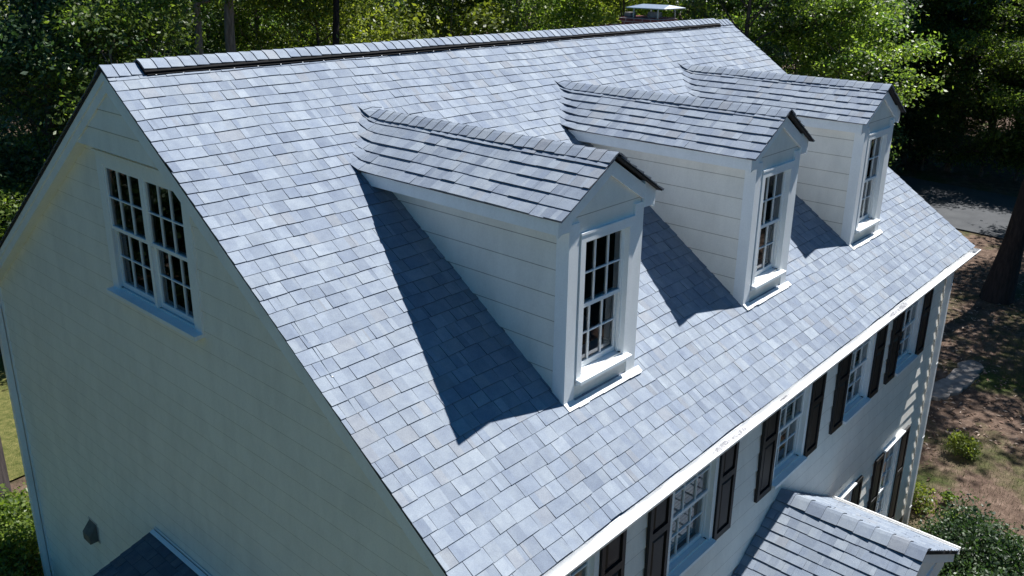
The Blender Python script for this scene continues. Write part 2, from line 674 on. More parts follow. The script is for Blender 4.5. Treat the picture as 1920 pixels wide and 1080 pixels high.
def sill(F, u0, u1, v0, out=0.09, depth=0.10, h=0.05, ext=0.10, mat='trim_paint'):
    """sloping sill whose top falls outwards"""
    mb = MB()
    a, e = u0 - ext, u1 + ext
    A = [F(a, v0 - h, 0.004), F(a, v0 - 0.018, 0.004), F(a, v0 - 0.028, out), F(a, v0 - 0.028 - h * 0.75, out)]
    Bq = [F(e, v0 - h, 0.004), F(e, v0 - 0.018, 0.004), F(e, v0 - 0.028, out), F(e, v0 - 0.028 - h * 0.75, out)]
    mb.prism(A, Bq, mat)
    A = [F(u0, v0 - h, -depth - 0.02), F(u0, v0, -depth - 0.02), F(u0, v0 - 0.018, 0.0035), F(u0, v0 - h, 0.0035)]
    Bq = [F(u1, v0 - h, -depth - 0.02), F(u1, v0, -depth - 0.02), F(u1, v0 - 0.018, 0.0035), F(u1, v0 - h, 0.0035)]
    mb.prism(A, Bq, mat)
    return mb


# ------------------------------------------------------------------ the house
house = thing('house', 'white two storey clapboard house with grey shingle roof and three dormers', 'house', (L / 2, 0, GZ))

# --- walls
Ff = lambda u, z, o: (u, -WY - o, z)                 # front wall
Fb = lambda u, z, o: (u, WY + o, z)
Fg = lambda u, z, o: (GX - o, u, z)                  # near gable wall, u = y
Fr = lambda u, z, o: (WX + o, u, z)

UPW = [(1.35, 0.93), (3.545, 0.94), (5.955, 0.90), (8.185, 0.92), (10.28, 0.93)]     # centre, opening width
LOW = [(8.20, 0.86), (10.42, 0.80)]
UZ0, UZ1 = -1.60, -0.36
LZ0, LZ1 = -5.05, -3.22
fops = [(c - w / 2, c + w / 2, UZ0, UZ1) for c, w in UPW] + [(c - w / 2, c + w / 2, LZ0, LZ1) for c, w in LOW]

zt = lambda y: H - M * abs(y)

w = MB()
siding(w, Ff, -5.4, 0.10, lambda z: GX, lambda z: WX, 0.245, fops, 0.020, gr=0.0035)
w.box(XY, GX, WX, -WY + 0.0, -WY + 0.02, GZ, -5.4, 'stone')
for a, e in ((GX - 0.02, GX + 0.11), (WX - 0.11, WX + 0.02)):
    w.box(Ff, a, e, -5.4, 0.02, 0.002, 0.036, 'trim_paint')
w.box(Ff, GX, WX, -0.22, 0.16, 0.004, 0.030, 'trim_paint')
obj('front_wall', w, house)

GWIN = [(-1.06, -0.27), (-0.21, 0.62)]              # the two lights, in y
gz0, gz1 = 1.04, 2.45
w = MB()
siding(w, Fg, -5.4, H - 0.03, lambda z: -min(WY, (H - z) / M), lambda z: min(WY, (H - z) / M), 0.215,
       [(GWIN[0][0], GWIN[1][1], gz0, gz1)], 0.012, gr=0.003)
for a, e in ((-WY - 0.036, -WY + 0.10), (WY - 0.10, WY + 0.036)):
    w.box(Fg, a, e, -5.4, 0.15, 0.002, 0.030, 'trim_paint')
w.box(Fg, -WY, WY, GZ, -5.4, -0.02, 0.0, 'stone')
obj('gable_wall', w, house)

w = MB()
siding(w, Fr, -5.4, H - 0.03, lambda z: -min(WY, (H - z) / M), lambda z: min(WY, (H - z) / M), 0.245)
for a, e in ((-WY - 0.036, -WY + 0.10), (WY - 0.10, WY + 0.036)):
    w.box(Fr, a, e, -5.4, 0.15, 0.002, 0.030, 'trim_paint')
w.box(Fr, -WY, WY, GZ, -5.4, -0.02, 0.0, 'stone')
obj('gable_wall', w, house)

w = MB()
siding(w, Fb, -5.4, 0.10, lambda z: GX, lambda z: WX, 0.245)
w.box(Fb, GX, WX, GZ, -5.4, -0.02, 0.0, 'stone')
obj('back_wall', w, house)

# plain inner shell so that the rooms behind the glass are dark rooms
w = MB()
i0, i1, iy = GX + 0.9, WX - 0.3, WY - 0.9
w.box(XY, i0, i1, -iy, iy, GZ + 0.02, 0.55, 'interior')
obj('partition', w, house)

# --- fascia, soffit, peak panel
w = MB()
for X0, X1, sg in ((0.022, 0.042, 1), (L - 0.042, L - 0.022, -1)):
    for sy in (-1, 1):
        ye = D + 0.0
        A = [(X0, 0, H - 0.044), (X0, sy * ye, zt(ye) - 0.044), (X0, sy * ye, zt(ye) - 0.25), (X0, 0, H - 0.25)]
        Bq = [(X1, p[1], p[2]) for p in A]
        w.prism(A, Bq, 'trim_paint')
        # thin shadow board on the upper half of the fascia
        xa, xb = (X0 - 0.012, X0) if sg > 0 else (X1, X1 + 0.012)
        A = [(xa, 0, H - 0.044), (xa, sy * ye, zt(ye) - 0.044), (xa, sy * ye, zt(ye) - 0.135), (xa, 0, H - 0.135)]
        w.prism(A, [(xb, p[1], p[2]) for p in A], 'trim_paint')
        # soffit between fascia and wall
        xs = (X1 + 0.001, GX - 0.003) if sg > 0 else (WX + 0.003, X0 - 0.001)
        A = [(xs[0], 0, H - 0.225), (xs[0], sy * ye, zt(ye) - 0.225), (xs[0], sy * ye, zt(ye) - 0.245), (xs[0], 0, H - 0.245)]
        w.prism(A, [(xs[1], p[1], p[2]) for p in A], 'trim_paint')
for sy in (-1, 1):
    y0, y1 = sy * (WY + 0.032), sy * (D - 0.002)
    w.box(XY, 0.065, L - 0.065, min(y0, y1), max(y0, y1), zt(D) - 0.15, zt(D) - 0.13, 'trim_paint')
    y0, y1 = sy * (D - 0.03), sy * (D - 0.006)
    w.box(XY, 0.0625, L - 0.0625, min(y0, y1), max(y0, y1), zt(D) - 0.128, zt(D) - 0.048, 'trim_paint')
obj('trim', w, house)

w = MB()
Fp = lambda u, z, o: (0.046 - o, u, z)
pz = 2.655
siding(w, Fp, pz, H - 0.25, lambda z: -(H - 0.24 - z) / M, lambda z: (H - 0.24 - z) / M, 0.21, (), 0.016)
hw = (H - 0.24 - pz) / M
w.prism([(0.046, -hw, pz), (0.046, hw, pz), (0.046, 0, H - 0.24)], [(GX - 0.02, -hw, pz), (GX - 0.02, hw, pz), (GX - 0.02, 0, H - 0.24)], 'siding_paint')
obj('peak_panel', w, house)

# --- gable window
w = casing(Fg, GWIN[0][0], GWIN[1][1], gz0, gz1, 0.125, 0.030, depth=0.06, head=0.03)
w.box(Fg, GWIN[0][1], GWIN[1][0], gz0, gz1, -0.07, 0.020, 'trim_paint')
gw = obj('window', w, house)
for a, e in GWIN:
    window_parts(gw, Fg, a, e, gz0, gz1, 0.055, 3, 2)
obj('sill', sill(Fg, GWIN[0][0], GWIN[1][1], gz0, 0.115, 0.06, 0.06, 0.125), gw)

# --- front windows and shutters
def shutter(F, u0, u1, v0, v1):
    mb = MB()
    st = 0.055
    mb.box(F, u0, u1, v0, v1, 0.020, 0.034, 'shutter_black')
    n1 = 0.058
    vm = v0 + (v1 - v0) * 0.56
    mb.box(F, u0, u0 + st, v0, v1, 0.034, n1, 'shutter_black')
    mb.box(F, u1 - st, u1, v0, v1, 0.034, n1, 'shutter_black')
    for a, e in ((v0, v0 + 0.08), (vm - 0.04, vm + 0.04), (v1 - 0.07, v1)):
        mb.box(F, u0 + st, u1 - st, a, e, 0.034, n1, 'shutter_black')
    for a, e in ((v0 + 0.08, vm - 0.04), (vm + 0.04, v1 - 0.07)):
        ua, ue = u0 + st + 0.018, u1 - st - 0.018
        q0 = [F(ua, a + 0.018, 0.034), F(ue, a + 0.018, 0.034), F(ue, e - 0.018, 0.034), F(ua, e - 0.018, 0.034)]
        q1 = [F(ua + 0.03, a + 0.048, 0.050), F(ue - 0.03, a + 0.048, 0.050), F(ue - 0.03, e - 0.048, 0.050), F(ua + 0.03, e - 0.048, 0.050)]
        mb.prism(q0, q1, 'shutter_black')
    return mb


blinds = [0.35, 0.0001, 0.25, 0.12, 0.3]
for i, (c, ww) in enumerate(UPW):
    a, e = c - ww / 2 + 0.05, c + ww / 2 - 0.05
    win = obj('window', casing(Ff, a, e, UZ0, UZ1, 0.075, 0.034), house)
    window_parts(win, Ff, a, e, UZ0, UZ1, 0.085, 3, 2, blinds[i])
    obj('sill', sill(Ff, a, e, UZ0, 0.10, 0.085, 0.055, 0.07), win)
    for s in (-1, 1):
        x = c + s * (ww / 2 + 0.035)
        x0, x1 = (x, x + 0.385) if s > 0 else (x - 0.385, x)
        obj('shutter', shutter(Ff, x0, x1, UZ0 - 0.08, UZ1 + 0.08), house)
for c, ww in LOW:
    a, e = c - ww / 2 + 0.05, c + ww / 2 - 0.05
    win = obj('window', casing(Ff, a, e, LZ0, LZ1, 0.085, 0.036, head=0.05), house)
    window_parts(win, Ff, a, e, LZ0, LZ1, 0.085, 3, 3, 0.3)
    obj('sill', sill(Ff, a, e, LZ0, 0.10, 0.085, 0.055, 0.07), win)
    for s in (-1, 1):
        x = c + s * (ww / 2 + 0.045)
        x0, x1 = (x, x + 0.36) if s > 0 else (x - 0.36, x)
        obj('shutter', shutter(Ff, x0, x1, LZ0 - 0.06, LZ1 + 0.06), house)

# --- roof
DORM = [2.0544, 5.5297, 8.8059]
DW, DYF, DOF, DOE, DZE, DZR = 1.1086, 4.2124, 0.092, 0.221, 2.468, 2.9265


def under_dormer(u, s):
    y = -s * CS
    for x in DORM:
        if x + 0.22 < u < x + DW - 0.22 and -DYF + 0.20 < y < -1.9:
            return True
    return False


rb = MB()
deck = lambda F_, h0, h1, s1: rb.prism([F_(0.0, 0.0, h0), F_(L, 0.0, h0), F_(L, s1, h0), F_(0.0, s1, h0)],
                                       [F_(0.0, 0.0, h1), F_(L, 0.0, h1), F_(L, s1, h1), F_(0.0, s1, h1)], 'shingle_edge')
frontp = lambda u, s, h: (u, -s * CS - h * SN, H - s * SN + h * CS)
deck(frontp, -0.034, -0.012, S)
deck(back, -0.034, -0.012, S)
rs = random.Random(5)


def front2(u, s, h):
    s2 = s + wav(u, s)
    h2 = h + wavh(u, s) - 0.002
    return (u, -s2 * CS - h2 * SN, H - s2 * SN + h2 * CS)


shingles(rb, front2, -0.012, L + 0.012, S, r=rs, skip=under_dormer, s0=0.10)
shingles(rb, back, -0.012, L + 0.012, S, r=rs, s0=0.10)
roof = obj('roof', rb, house)


def ridge(tt, s, h):
    a = abs(s)
    return (tt, math.copysign(a * CS + h * SN * min(1, a / 0.03), s) if s else 0.0, H - a * SN + h * CS + (0.004 if a == 0 else 0))


rv = MB()
VX0, VX1 = 0.36, 11.76
for sg in (-1, 1):
    def pr(x, a, h):
        return ridge(x, sg * a, h)
    A = [pr(VX0, 0.02, -0.005), pr(VX0, 0.172, 0.006), pr(VX0, 0.172, 0.044), pr(VX0, 0.02, 0.036)]
    Bq = [pr(VX1, 0.02, -0.005), pr(VX1, 0.172, 0.006), pr(VX1, 0.172, 0.044), pr(VX1, 0.02, 0.036)]
    rv.prism(A, Bq, 'vent_black')
    # lower baffle strip with its clips
    A = [pr(VX0 + 0.02, 0.173, 0.006), pr(VX0 + 0.02, 0.192, 0.006), pr(VX0 + 0.02, 0.192, 0.022), pr(VX0 + 0.02, 0.173, 0.022)]
    Bq = [pr(VX1, 0.173, 0.006), pr(VX1, 0.192, 0.006), pr(VX1, 0.192, 0.022), pr(VX1, 0.173, 0.022)]
    rv.prism(A, Bq, 'vent_black')
    x = VX0 + 0.1
    while x < VX1 - 0.1:
        F_ = lambda u, v, n: pr(u, v, n)
        rv.box(F_, x, x + 0.014, 0.193, 0.199, 0.006, 0.018, 'lead_flashing')
        x += 0.29
obj('ridge_vent', rv, roof)
rc = MB()
caps(rc, ridge, VX0 + 0.004, VX1 - 0.004, 0.138, 0.142, rs, 0.012, 0.046)
caps(rc, ridge, -0.012, VX0 - 0.004, 0.165, 0.142, rs, 0.012, 0.008)
caps(rc, ridge, VX1 + 0.004, L + 0.012, 0.165, 0.142, rs, 0.012, 0.008)
obj('ridge_cap', rc, roof)

# --- gutters and downspouts
gm = MB()


def gutter(mb, F, a, e, wd=0.125, hh=0.11, top=-0.045, mat='gutter_paint', t=0.004):
    """open trough: F(along, out, z)"""
    prof = [(0.0, top + 0.012), (0.0, top - hh + 0.02), (wd * 0.62, top - hh + 0.02), (wd * 0.86, top - hh * 0.45), (wd, top - 0.012), (wd, top), (wd - 0.016, top), (wd - 0.016, top - 0.014),
            (wd * 0.80, top - hh * 0.45), (wd * 0.58, top - hh + 0.028), (t, top - hh + 0.028), (t, top + 0.012)]
    k = len(prof)
    for i in range(k):
        j = (i + 1) % k
        mb.poly([F(a, *prof[i]), F(e, *prof[i]), F(e, *prof[j]), F(a, *prof[j])], mat)
    for x in (a, e):
        mb.poly([F(x, 0.0, top - hh + 0.02), F(x, wd * 0.62, top - hh + 0.02), F(x, wd * 0.86, top - hh * 0.45), F(x, wd, top), F(x, 0.0, top)], mat)


FG = lambda x, o, z: (x, -D - 0.006 - o, z)
gutter(gm, FG, 0.0, L + 0.005)
gt = obj('gutter', gm, house)
dm = MB()
rd = random.Random(3)
nx_, rows_ = 420, (0.004, 0.022, 0.042, 0.060, 0.074)
hg = []
for i in range(nx_ + 1):                             # grit and leaves banked up in the trough
    x = 0.02 + (L - 0.04) * i / nx_
    lv = -0.20 + 0.42 * math.sin(x * 1.35 + 2.2) + 0.26 * math.sin(x * 3.7 + 1) + 0.12 * math.sin(x * 13)
    hg.append([(x, o, -0.136 + max(0.0, lv * 0.115 - o * 0.85 + rd.uniform(-0.008, 0.012))) for o in rows_])
for i in range(nx_):
    for k in range(len(rows_) - 1):
        dm.poly([FG(*hg[i][k]), FG(*hg[i + 1][k]), FG(*hg[i + 1][k + 1]), FG(*hg[i][k + 1])], 'debris')
obj('leaf_debris', dm, gt)


def downspout(F, z0, z1, wd=0.085, dp=0.065, off=0.012):
    mb = MB()
    for k in range(3):
        mb.box(F, -wd / 2 + k * wd / 3, -wd / 2 + (k + 1) * wd / 3, z0, z1, off, off + dp - (0.006 if k == 1 else 0), 'gutter_paint')
    bks = []
    z = z0 + 0.4
    while z < z1:
        bk = MB()
        bk.box(F, -wd / 2 - 0.012, wd / 2 + 0.012, z, z + 0.03, off + dp - 0.002, off + dp + 0.004, 'gutter_paint')
        bks.append(bk)
        z += 1.5
    return mb, bks


for F in (lambda u, z, o: (WX - 0.20 + u, -WY - 0.034 - o, z), lambda u, z, o: (GX - 0.034 - o, WY - 0.03 + u, z)):
    mb, bks = downspout(F, GZ + 0.1, -0.16 if F(0, 0, 0)[0] > 5 else -0.35, 0.095, 0.075)
    d = obj('downspout', mb, house)
    for bk in bks:
        obj('bracket', bk, d)

# --- dormers
DSL = (DZR - DZE) / (DW / 2 + DOE)                   # slope of the little roofs
DTH = math.atan(DSL)
DS = (DW / 2 + DOE) / math.cos(DTH)


def smax(a, b, k):
    h = max(k - abs(a - b), 0) / k
    return max(a, b) + h * h * k * 0.25


def dormer(x0, seed):
    r = random.Random(seed)
    xc = x0 + DW / 2
    x1 = x0 + DW
    yo = -(DYF + DOF)
    w = MB()
    Fd = lambda u, z, o: (u, -DYF - o, z)
    # front wall
    a, e, v0, v1 = xc - 0.335, xc + 0.355, 0.845, 2.165
    zb = zt(DYF) - 0.02
    op = [(a, e, v0, v1)]
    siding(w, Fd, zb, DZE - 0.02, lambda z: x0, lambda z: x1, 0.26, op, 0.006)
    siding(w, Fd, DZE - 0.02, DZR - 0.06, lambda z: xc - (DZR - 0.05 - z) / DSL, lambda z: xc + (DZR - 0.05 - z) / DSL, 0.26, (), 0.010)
    for p, q in ((x0 - 0.022, x0 + 0.125), (x1 - 0.125, x1 + 0.022)):
        w.box(Fd, p, q, zb, DZE - 0.10, 0.002, 0.024, 'trim_paint')
    # frieze boards along the little gable
    for s in (-1, 1):
        A = [(xc, -DYF - 0.008, DZR - 0.055), (xc + s * (DW / 2 + 0.19), -DYF - 0.008, DZR - 0.055 - DSL * (DW / 2 + 0.19)),
             (xc + s * (DW / 2 + 0.19), -DYF - 0.008, DZR - 0.20 - DSL * (DW / 2 + 0.19)), (xc, -DYF - 0.008, DZR - 0.20)]
        w.prism(A, [(p[0], -DYF - 0.034, p[2]) for p in A], 'trim_paint')
    # cheeks with lapped boards, running back into the roof
    for X, sg in ((x0, -1), (x1, 1)):
        Fc = lambda u, z, o, X=X, sg=sg: (X + sg * o, u, z)
        siding(w, Fc, 0.665, DZE + 0.02, lambda z: -DYF, lambda z: (z - H) / M + 0.06, 0.25, (), 0.012)
        p, q = (X - 0.022, X - 0.002) if sg < 0 else (X + 0.002, X + 0.022)
        w.prism([(p, -DYF - 0.002, zb), (p, -DYF + 0.12, zb + 0.08), (p, -DYF + 0.12, DZE - 0.10), (p, -DYF - 0.002, DZE - 0.10)],
                [(q, -DYF - 0.002, zb), (q, -DYF + 0.12, zb + 0.08), (q, -DYF + 0.12, DZE - 0.10), (q, -DYF - 0.002, DZE - 0.10)], 'trim_paint')
        # boxed eave
        ye = (DZE - H) / M + 0.10
        p, q = (X - DOE + 0.028, X - 0.004) if sg < 0 else (X + 0.004, X + DOE - 0.028)
        ztop = lambda xx: DZE - 0.023 + DSL * (DOE - abs(xx - X)) 
        A = [(p, -DYF - 0.036, DZE - 0.155), (q, -DYF - 0.036, DZE - 0.155), (q, -DYF - 0.036, ztop(q)), (p, -DYF - 0.036, ztop(p))]
        w.prism(A, [(v[0], ye, v[2]) for v in A], 'trim_paint')
    cs = casing(Fd, a, e, v0, v1, 0.072, 0.030, 0.12, head=0.004)
    base = obj('dormer', w, house)
    obj('window_frame', cs, base)
    window_parts(base, Fd, a, e, v0, v1, 0.105, 3, 2)
    sm = sill(Fd, a, e, v0, 0.090, 0.105, 0.045, 0.075)
    sm.box(Fd, a - 0.07, e + 0.07, v0 - 0.095, v0 - 0.062, 0.003, 0.032, 'trim_paint')
    obj('sill', sm, base)
    # inner stool and dark room behind the glass
    rm = MB()
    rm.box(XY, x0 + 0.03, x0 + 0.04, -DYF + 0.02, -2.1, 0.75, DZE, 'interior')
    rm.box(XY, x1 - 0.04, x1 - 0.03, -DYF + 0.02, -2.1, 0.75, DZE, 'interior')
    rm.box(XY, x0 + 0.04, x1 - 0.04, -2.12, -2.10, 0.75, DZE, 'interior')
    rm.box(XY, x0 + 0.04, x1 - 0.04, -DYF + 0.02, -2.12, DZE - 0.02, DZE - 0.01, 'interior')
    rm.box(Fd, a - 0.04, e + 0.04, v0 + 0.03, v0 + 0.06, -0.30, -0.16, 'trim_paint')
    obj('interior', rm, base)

    # little roof: swoops up into the main slope like woven valleys
    def zp(y):
        return H + M * y + 0.013

    def mp(side):
        def f(u, s, h):
            x = xc + side * s * math.cos(DTH)
            z = DZR - s * math.sin(DTH) + 0.003 * math.sin(3 * u + 5 * s)
            ue = (z - H) / M + 0.13
            zz = smax(z, zp(u), 0.075) - 0.034 * max(0.0, min(1.0, (u - ue + 0.13) / 0.13)) ** 1.5
            return (x + side * h * math.sin(DTH), u, zz + h * math.cos(DTH))
        return f

    rf = MB()
    for side in (-1, 1):
        f = mp(side)
        shingles(rf, f, yo - 0.01, -0.72, DS, 0.143, r, None, 0.06, (0.008, 0.0155), endf=lambda s: (DZR - s * math.sin(DTH) - H) / M + 0.13)
        # deck underneath, up to the valley
        ns = 8
        for i in range(ns):
            s0_, s1_ = DS * i / ns, DS * (i + 1) / ns
            za, zb_ = DZR - s0_ * math.sin(DTH), DZR - s1_ * math.sin(DTH)
            ya, yb = (za - H) / M + 0.03, (zb_ - H) / M + 0.03
            xa, xb = xc + side * s0_ * math.cos(DTH), xc + side * s1_ * math.cos(DTH)
            A = [(xa, yo, za - 0.010), (xa, ya, za - 0.010), (xb, yb, zb_ - 0.010), (xb, yo, zb_ - 0.010)]
            rf.prism(A, [(p[0], p[1], p[2] - 0.011) for p in A], 'shingle_edge')
    dr = obj('dormer_roof', rf, base)
    cp = MB()

    def dr_ridge(tt, s, h):
        a_ = abs(s)
        z = DZR - a_ * math.sin(DTH)
        uend = (DZR - H) / M + 0.12
        zz = smax(z, zp(tt), 0.075) - 0.045 * max(0.0, min(1.0, (tt - uend + 0.20) / 0.20)) ** 1.5
        return (xc + math.copysign(a_ * math.cos(DTH) + h * math.sin(DTH) * min(1, a_ / 0.03), s) if s else xc, tt, zz + h * math.cos(DTH))
    caps(cp, dr_ridge, yo - 0.012, (DZR - H) / M + 0.10, 0.150, 0.125, r, 0.012, 0.013)
    obj('ridge_cap', cp, base)
    # white metal apron below the sill, caulked edge
    fl = MB()
    x = x0 - 0.02
    while x < x1 + 0.07:
        ln = r.uniform(0.05, 0.16)
        wd = 0.075 + r.uniform(-0.006, 0.006)
        yy = -DYF - 0.026
        P = lambda u, v, h: (u, yy - v * CS - h * SN, zt(abs(yy)) - v * SN + h * CS)
        fl.box(P, x, min(x + ln, x1 + 0.075), 0.0 if x > x0 + 0.02 else -0.03, wd, 0.004, 0.020 + r.uniform(-0.002, 0.002), 'caulk')
        x += ln
    obj('flashing', fl, base)
    return base


for i, x in enumerate(DORM):
    dormer(x, 40 + i)

# --- chimney on the far gable
cm = MB()
cm.box(XY, 12.20, 12.86, 1.55, 2.47, GZ, 3.47, 'brick')
cm.box(XY, 12.22, 12.82, 2.47, 3.05, GZ, 3.26, 'brick')
cm.prism([(12.22, 2.47, 3.26), (12.22, 3.05, 3.26), (12.22, 2.47, 3.33)], [(12.82, 2.47, 3.26), (12.82, 3.05, 3.26), (12.82, 2.47, 3.33)], 'brick')
cm.box(XY, 12.16, 12.90, 1.51, 2.51, 3.39, 3.45, 'brick')
ch = obj('chimney', cm, house)
cc = MB()
pts = [(12.10, 1.36), (12.96, 1.36), (12.96, 2.30), (12.10, 2.30)]
A = [(x, y, 3.655) for x, y in pts]
cc.prism(A, [(x, y, 3.672) for x, y in pts], 'galvanised')
mid = [(12.53, 1.50, 3.735), (12.53, 2.16, 3.735)]
lo = [(x, y, 3.673) for x, y in pts]
cc.poly([lo[0], lo[1], mid[0]], 'galvanised')
cc.poly([lo[2], lo[3], mid[1]], 'galvanised')
cc.poly([lo[1], lo[2], mid[1], mid[0]], 'galvanised')
cc.poly([lo[3], lo[0], mid[0], mid[1]], 'galvanised')
for x in (12.2, 12.86):
    for y in (1.56, 2.16):
        cc.box(XY, x - 0.012, x + 0.012, y - 0.012, y + 0.012, 3.47, 3.656, 'galvanised')
obj('chimney_cap', cc, ch)
fm = MB()
fm.tube([(12.53, 1.85, 3.46), (12.53, 1.85, 3.58)], [0.16, 0.15], 'stone', 14)
obj('flue', fm, ch)
fm = MB()
fm.box(XY, 12.26, 12.46, 2.28, 2.44, 3.47, 3.56, 'stone')
obj('chimney_pot', fm, ch)

# --- front portico
PX, PZ, PS, PY1 = 5.88, -1.89, 0.560, 6.66
PH = 1.74                                            # half width
PTH = math.atan(PS)
PLEN = PH / math.cos(PTH)
pm = MB()
zc = lambda x: PZ - PS * abs(x - PX)
# pediment wall and entablature
A = [(PX - PH + 0.15, -PY1 + 0.13, PZ - PS * (PH - 0.15) - 0.06), (PX + PH - 0.15, -PY1 + 0.13, PZ - PS * (PH - 0.15) - 0.06), (PX, -PY1 + 0.13, PZ - 0.06)]
pm.prism(A, [(p[0], -PY1 + 0.19, p[2]) for p in A], 'trim_paint')
for X0, X1 in ((PX - PH + 0.12, PX - PH + 0.34), (PX + PH - 0.34, PX + PH - 0.12)):
    pm.box(XY, X0, X1, -PY1 + 0.20, -WY - 0.02, zc(PX + PH) - 0.24, zc(PX + PH) - 0.02, 'trim_paint')
pm.box(XY, PX - PH + 0.12, PX + PH - 0.12, -PY1 + 0.11, -PY1 + 0.196, zc(PX + PH) - 0.24, zc(PX + PH) + 0.04, 'trim_paint')
for s in (-1, 1):                                    # raking boards
    A = [(PX, -PY1 + 0.03, PZ - 0.055), (PX + s * PH, -PY1 + 0.03, zc(PX + PH) - 0.055), (PX + s * PH, -PY1 + 0.03, zc(PX + PH) - 0.20), (PX, -PY1 + 0.03, PZ - 0.20)]
    pm.prism(A, [(p[0], -PY1 + 0.125, p[2]) for p in A], 'trim_paint')
po = obj('portico', pm, house)
prf = MB()
rp = random.Random(77)
for side in (-1, 1):
    f = lambda u, s, h, side=side: (PX + side * (s * math.cos(PTH) + h * math.sin(PTH)), u, PZ - s * math.sin(PTH) + h * math.cos(PTH))
    shingles(prf, f, -PY1 - 0.01, -WY - 0.018, PLEN, 0.143, rp, None, 0.06, (0.009, 0.015))
    A = [f(-PY1, 0, -0.012), f(-WY - 0.02, 0, -0.012), f(-WY - 0.02, PLEN, -0.012), f(-PY1, PLEN, -0.012)]
    prf.prism(A, [f(-PY1, 0, -0.052), f(-WY - 0.02, 0, -0.052), f(-WY - 0.02, PLEN, -0.052), f(-PY1, PLEN, -0.052)], 'shingle_edge')
obj('portico_roof', prf, po)
pc = MB()


def p_ridge(tt, s, h):
    a_ = abs(s)
    return (PX + (math.copysign(a_ * math.cos(PTH) + h * math.sin(PTH) * min(1, a_ / 0.03), s) if s else 0.0), tt, PZ - a_ * math.sin(PTH) + h * math.cos(PTH))


caps(pc, p_ridge, -PY1 - 0.012, -WY - 0.02, 0.17, 0.20, rp, 0.016, 0.014)
obj('ridge_cap', pc, po)
for s in (-1, 1):
    pg = MB()
    Fq = lambda y, o, z, s=s: (PX + s * (PH + 0.004 + o), y, zc(PX + PH) + z)
    gutter(pg, Fq, -PY1 - 0.01, -WY - 0.10, 0.09, 0.09, 0.005)
    obj('gutter', pg, po)
for s in (-1, 1):
    cl = MB()
    x, y = PX + s * (PH - 0.23), -PY1 + 0.30
    zb = zc(PX + PH) - 0.24
    cl.tube([(x, y, GZ + 0.36), (x, y, GZ + 0.42), (x, y, GZ + 0.43), (x, y, (GZ + zb) / 2), (x, y, zb - 0.12), (x, y, zb - 0.10), (x, y, zb - 0.06)],
            [0.14, 0.14, 0.105, 0.105, 0.09, 0.12, 0.12], 'trim_paint', 18)
    cl.box(XY, x - 0.15, x + 0.15, y - 0.15, y + 0.15, GZ + 0.24, GZ + 0.36, 'trim_paint')
    cl.box(XY, x - 0.13, x + 0.13, y - 0.13, y + 0.13, zb - 0.06, zb, 'trim_paint')
    obj('column', cl, po)
fl = MB()
fl.box(XY, PX - PH, PX + PH, -PY1 + 0.02, -WY - 0.03, GZ - 0.05, GZ + 0.24, 'brick')
obj('porch_floor', fl, po)

# --- low side porch on the gable wall
sp = MB()
SPX, SPS = -1.35, 0.31
SY0, SY1 = -3.4, 0.60
f = lambda u, s, h: (GX - 0.02 - s * math.cos(math.atan(SPS)) - h * math.sin(math.atan(SPS)), u, -2.13 - s * math.sin(math.atan(SPS)) + h * math.cos(math.atan(SPS)))
sp.box(XY, SPX + 0.15, GX - 0.03, SY0 + 0.12, SY1 - 0.10, GZ, -2.70, 'siding_paint')
sp.prism([(SPX + 0.15, SY1 - 0.10, -2.70), (GX - 0.03, SY1 - 0.10, -2.70), (GX - 0.03, SY1 - 0.10, -2.22), (SPX + 0.15, SY1 - 0.10, -2.64)],
         [(SPX + 0.15, SY1 - 0.14, -2.70), (GX - 0.03, SY1 - 0.14, -2.70), (GX - 0.03, SY1 - 0.14, -2.22), (SPX + 0.15, SY1 - 0.14, -2.64)], 'siding_paint')
so_ = obj('side_porch', sp, house)
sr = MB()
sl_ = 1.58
shingles(sr, f, SY0, SY1, sl_, 0.143, random.Random(8), None, 0.02, tone=0.5)  # tone darkens the shingle colour here, standing in for deeper shade
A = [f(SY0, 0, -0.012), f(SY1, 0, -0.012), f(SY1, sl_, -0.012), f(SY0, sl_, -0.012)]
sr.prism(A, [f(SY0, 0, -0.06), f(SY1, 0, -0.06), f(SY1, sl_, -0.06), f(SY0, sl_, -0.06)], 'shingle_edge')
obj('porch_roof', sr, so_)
sf = MB()
sf.box(Fg, SY0, SY1 - 0.02, -2.125, -2.085, 0.018, 0.024, 'trim_paint')
sf.prism([f(SY0, 0.012, 0.016), f(SY1 - 0.02, 0.012, 0.016), f(SY1 - 0.02, 0.065, 0.016), f(SY0, 0.065, 0.016)],
         [f(SY0, 0.012, 0.022), f(SY1 - 0.02, 0.012, 0.022), f(SY1 - 0.02, 0.065, 0.022), f(SY0, 0.065, 0.022)], 'gutter_paint')
obj('flashing', sf, so_)

# --- dryer vent hood on the gable wall
vm = MB()
y0, y1 = 2.50, 2.72
A = [(GX - 0.016, y0, -3.28), (GX - 0.016, y0, -3.02), (GX - 0.13, y0, -3.16), (GX - 0.13, y0, -3.28)]
vm.prism(A, [(p[0], y1, p[2]) for p in A], 'vent_grey')
vm.box(Fg, y0 - 0.03, y1 + 0.03, -3.31, -2.99, 0.010, 0.0155, 'lead_flashing')
obj('wall_vent', vm, house)

# ------------------------------------------------------------------ ground, drive, lawn
def struct(name, mb, smooth=False):
    o = obj(name, mb, None, smooth)
    o['kind'] = 'structure'
    return o


gmesh = MB()
n = 90
xs = np.linspace(-1, 1, n)
xs = np.sign(xs) * np.abs(xs) ** 2.2 * 320
gv = {}


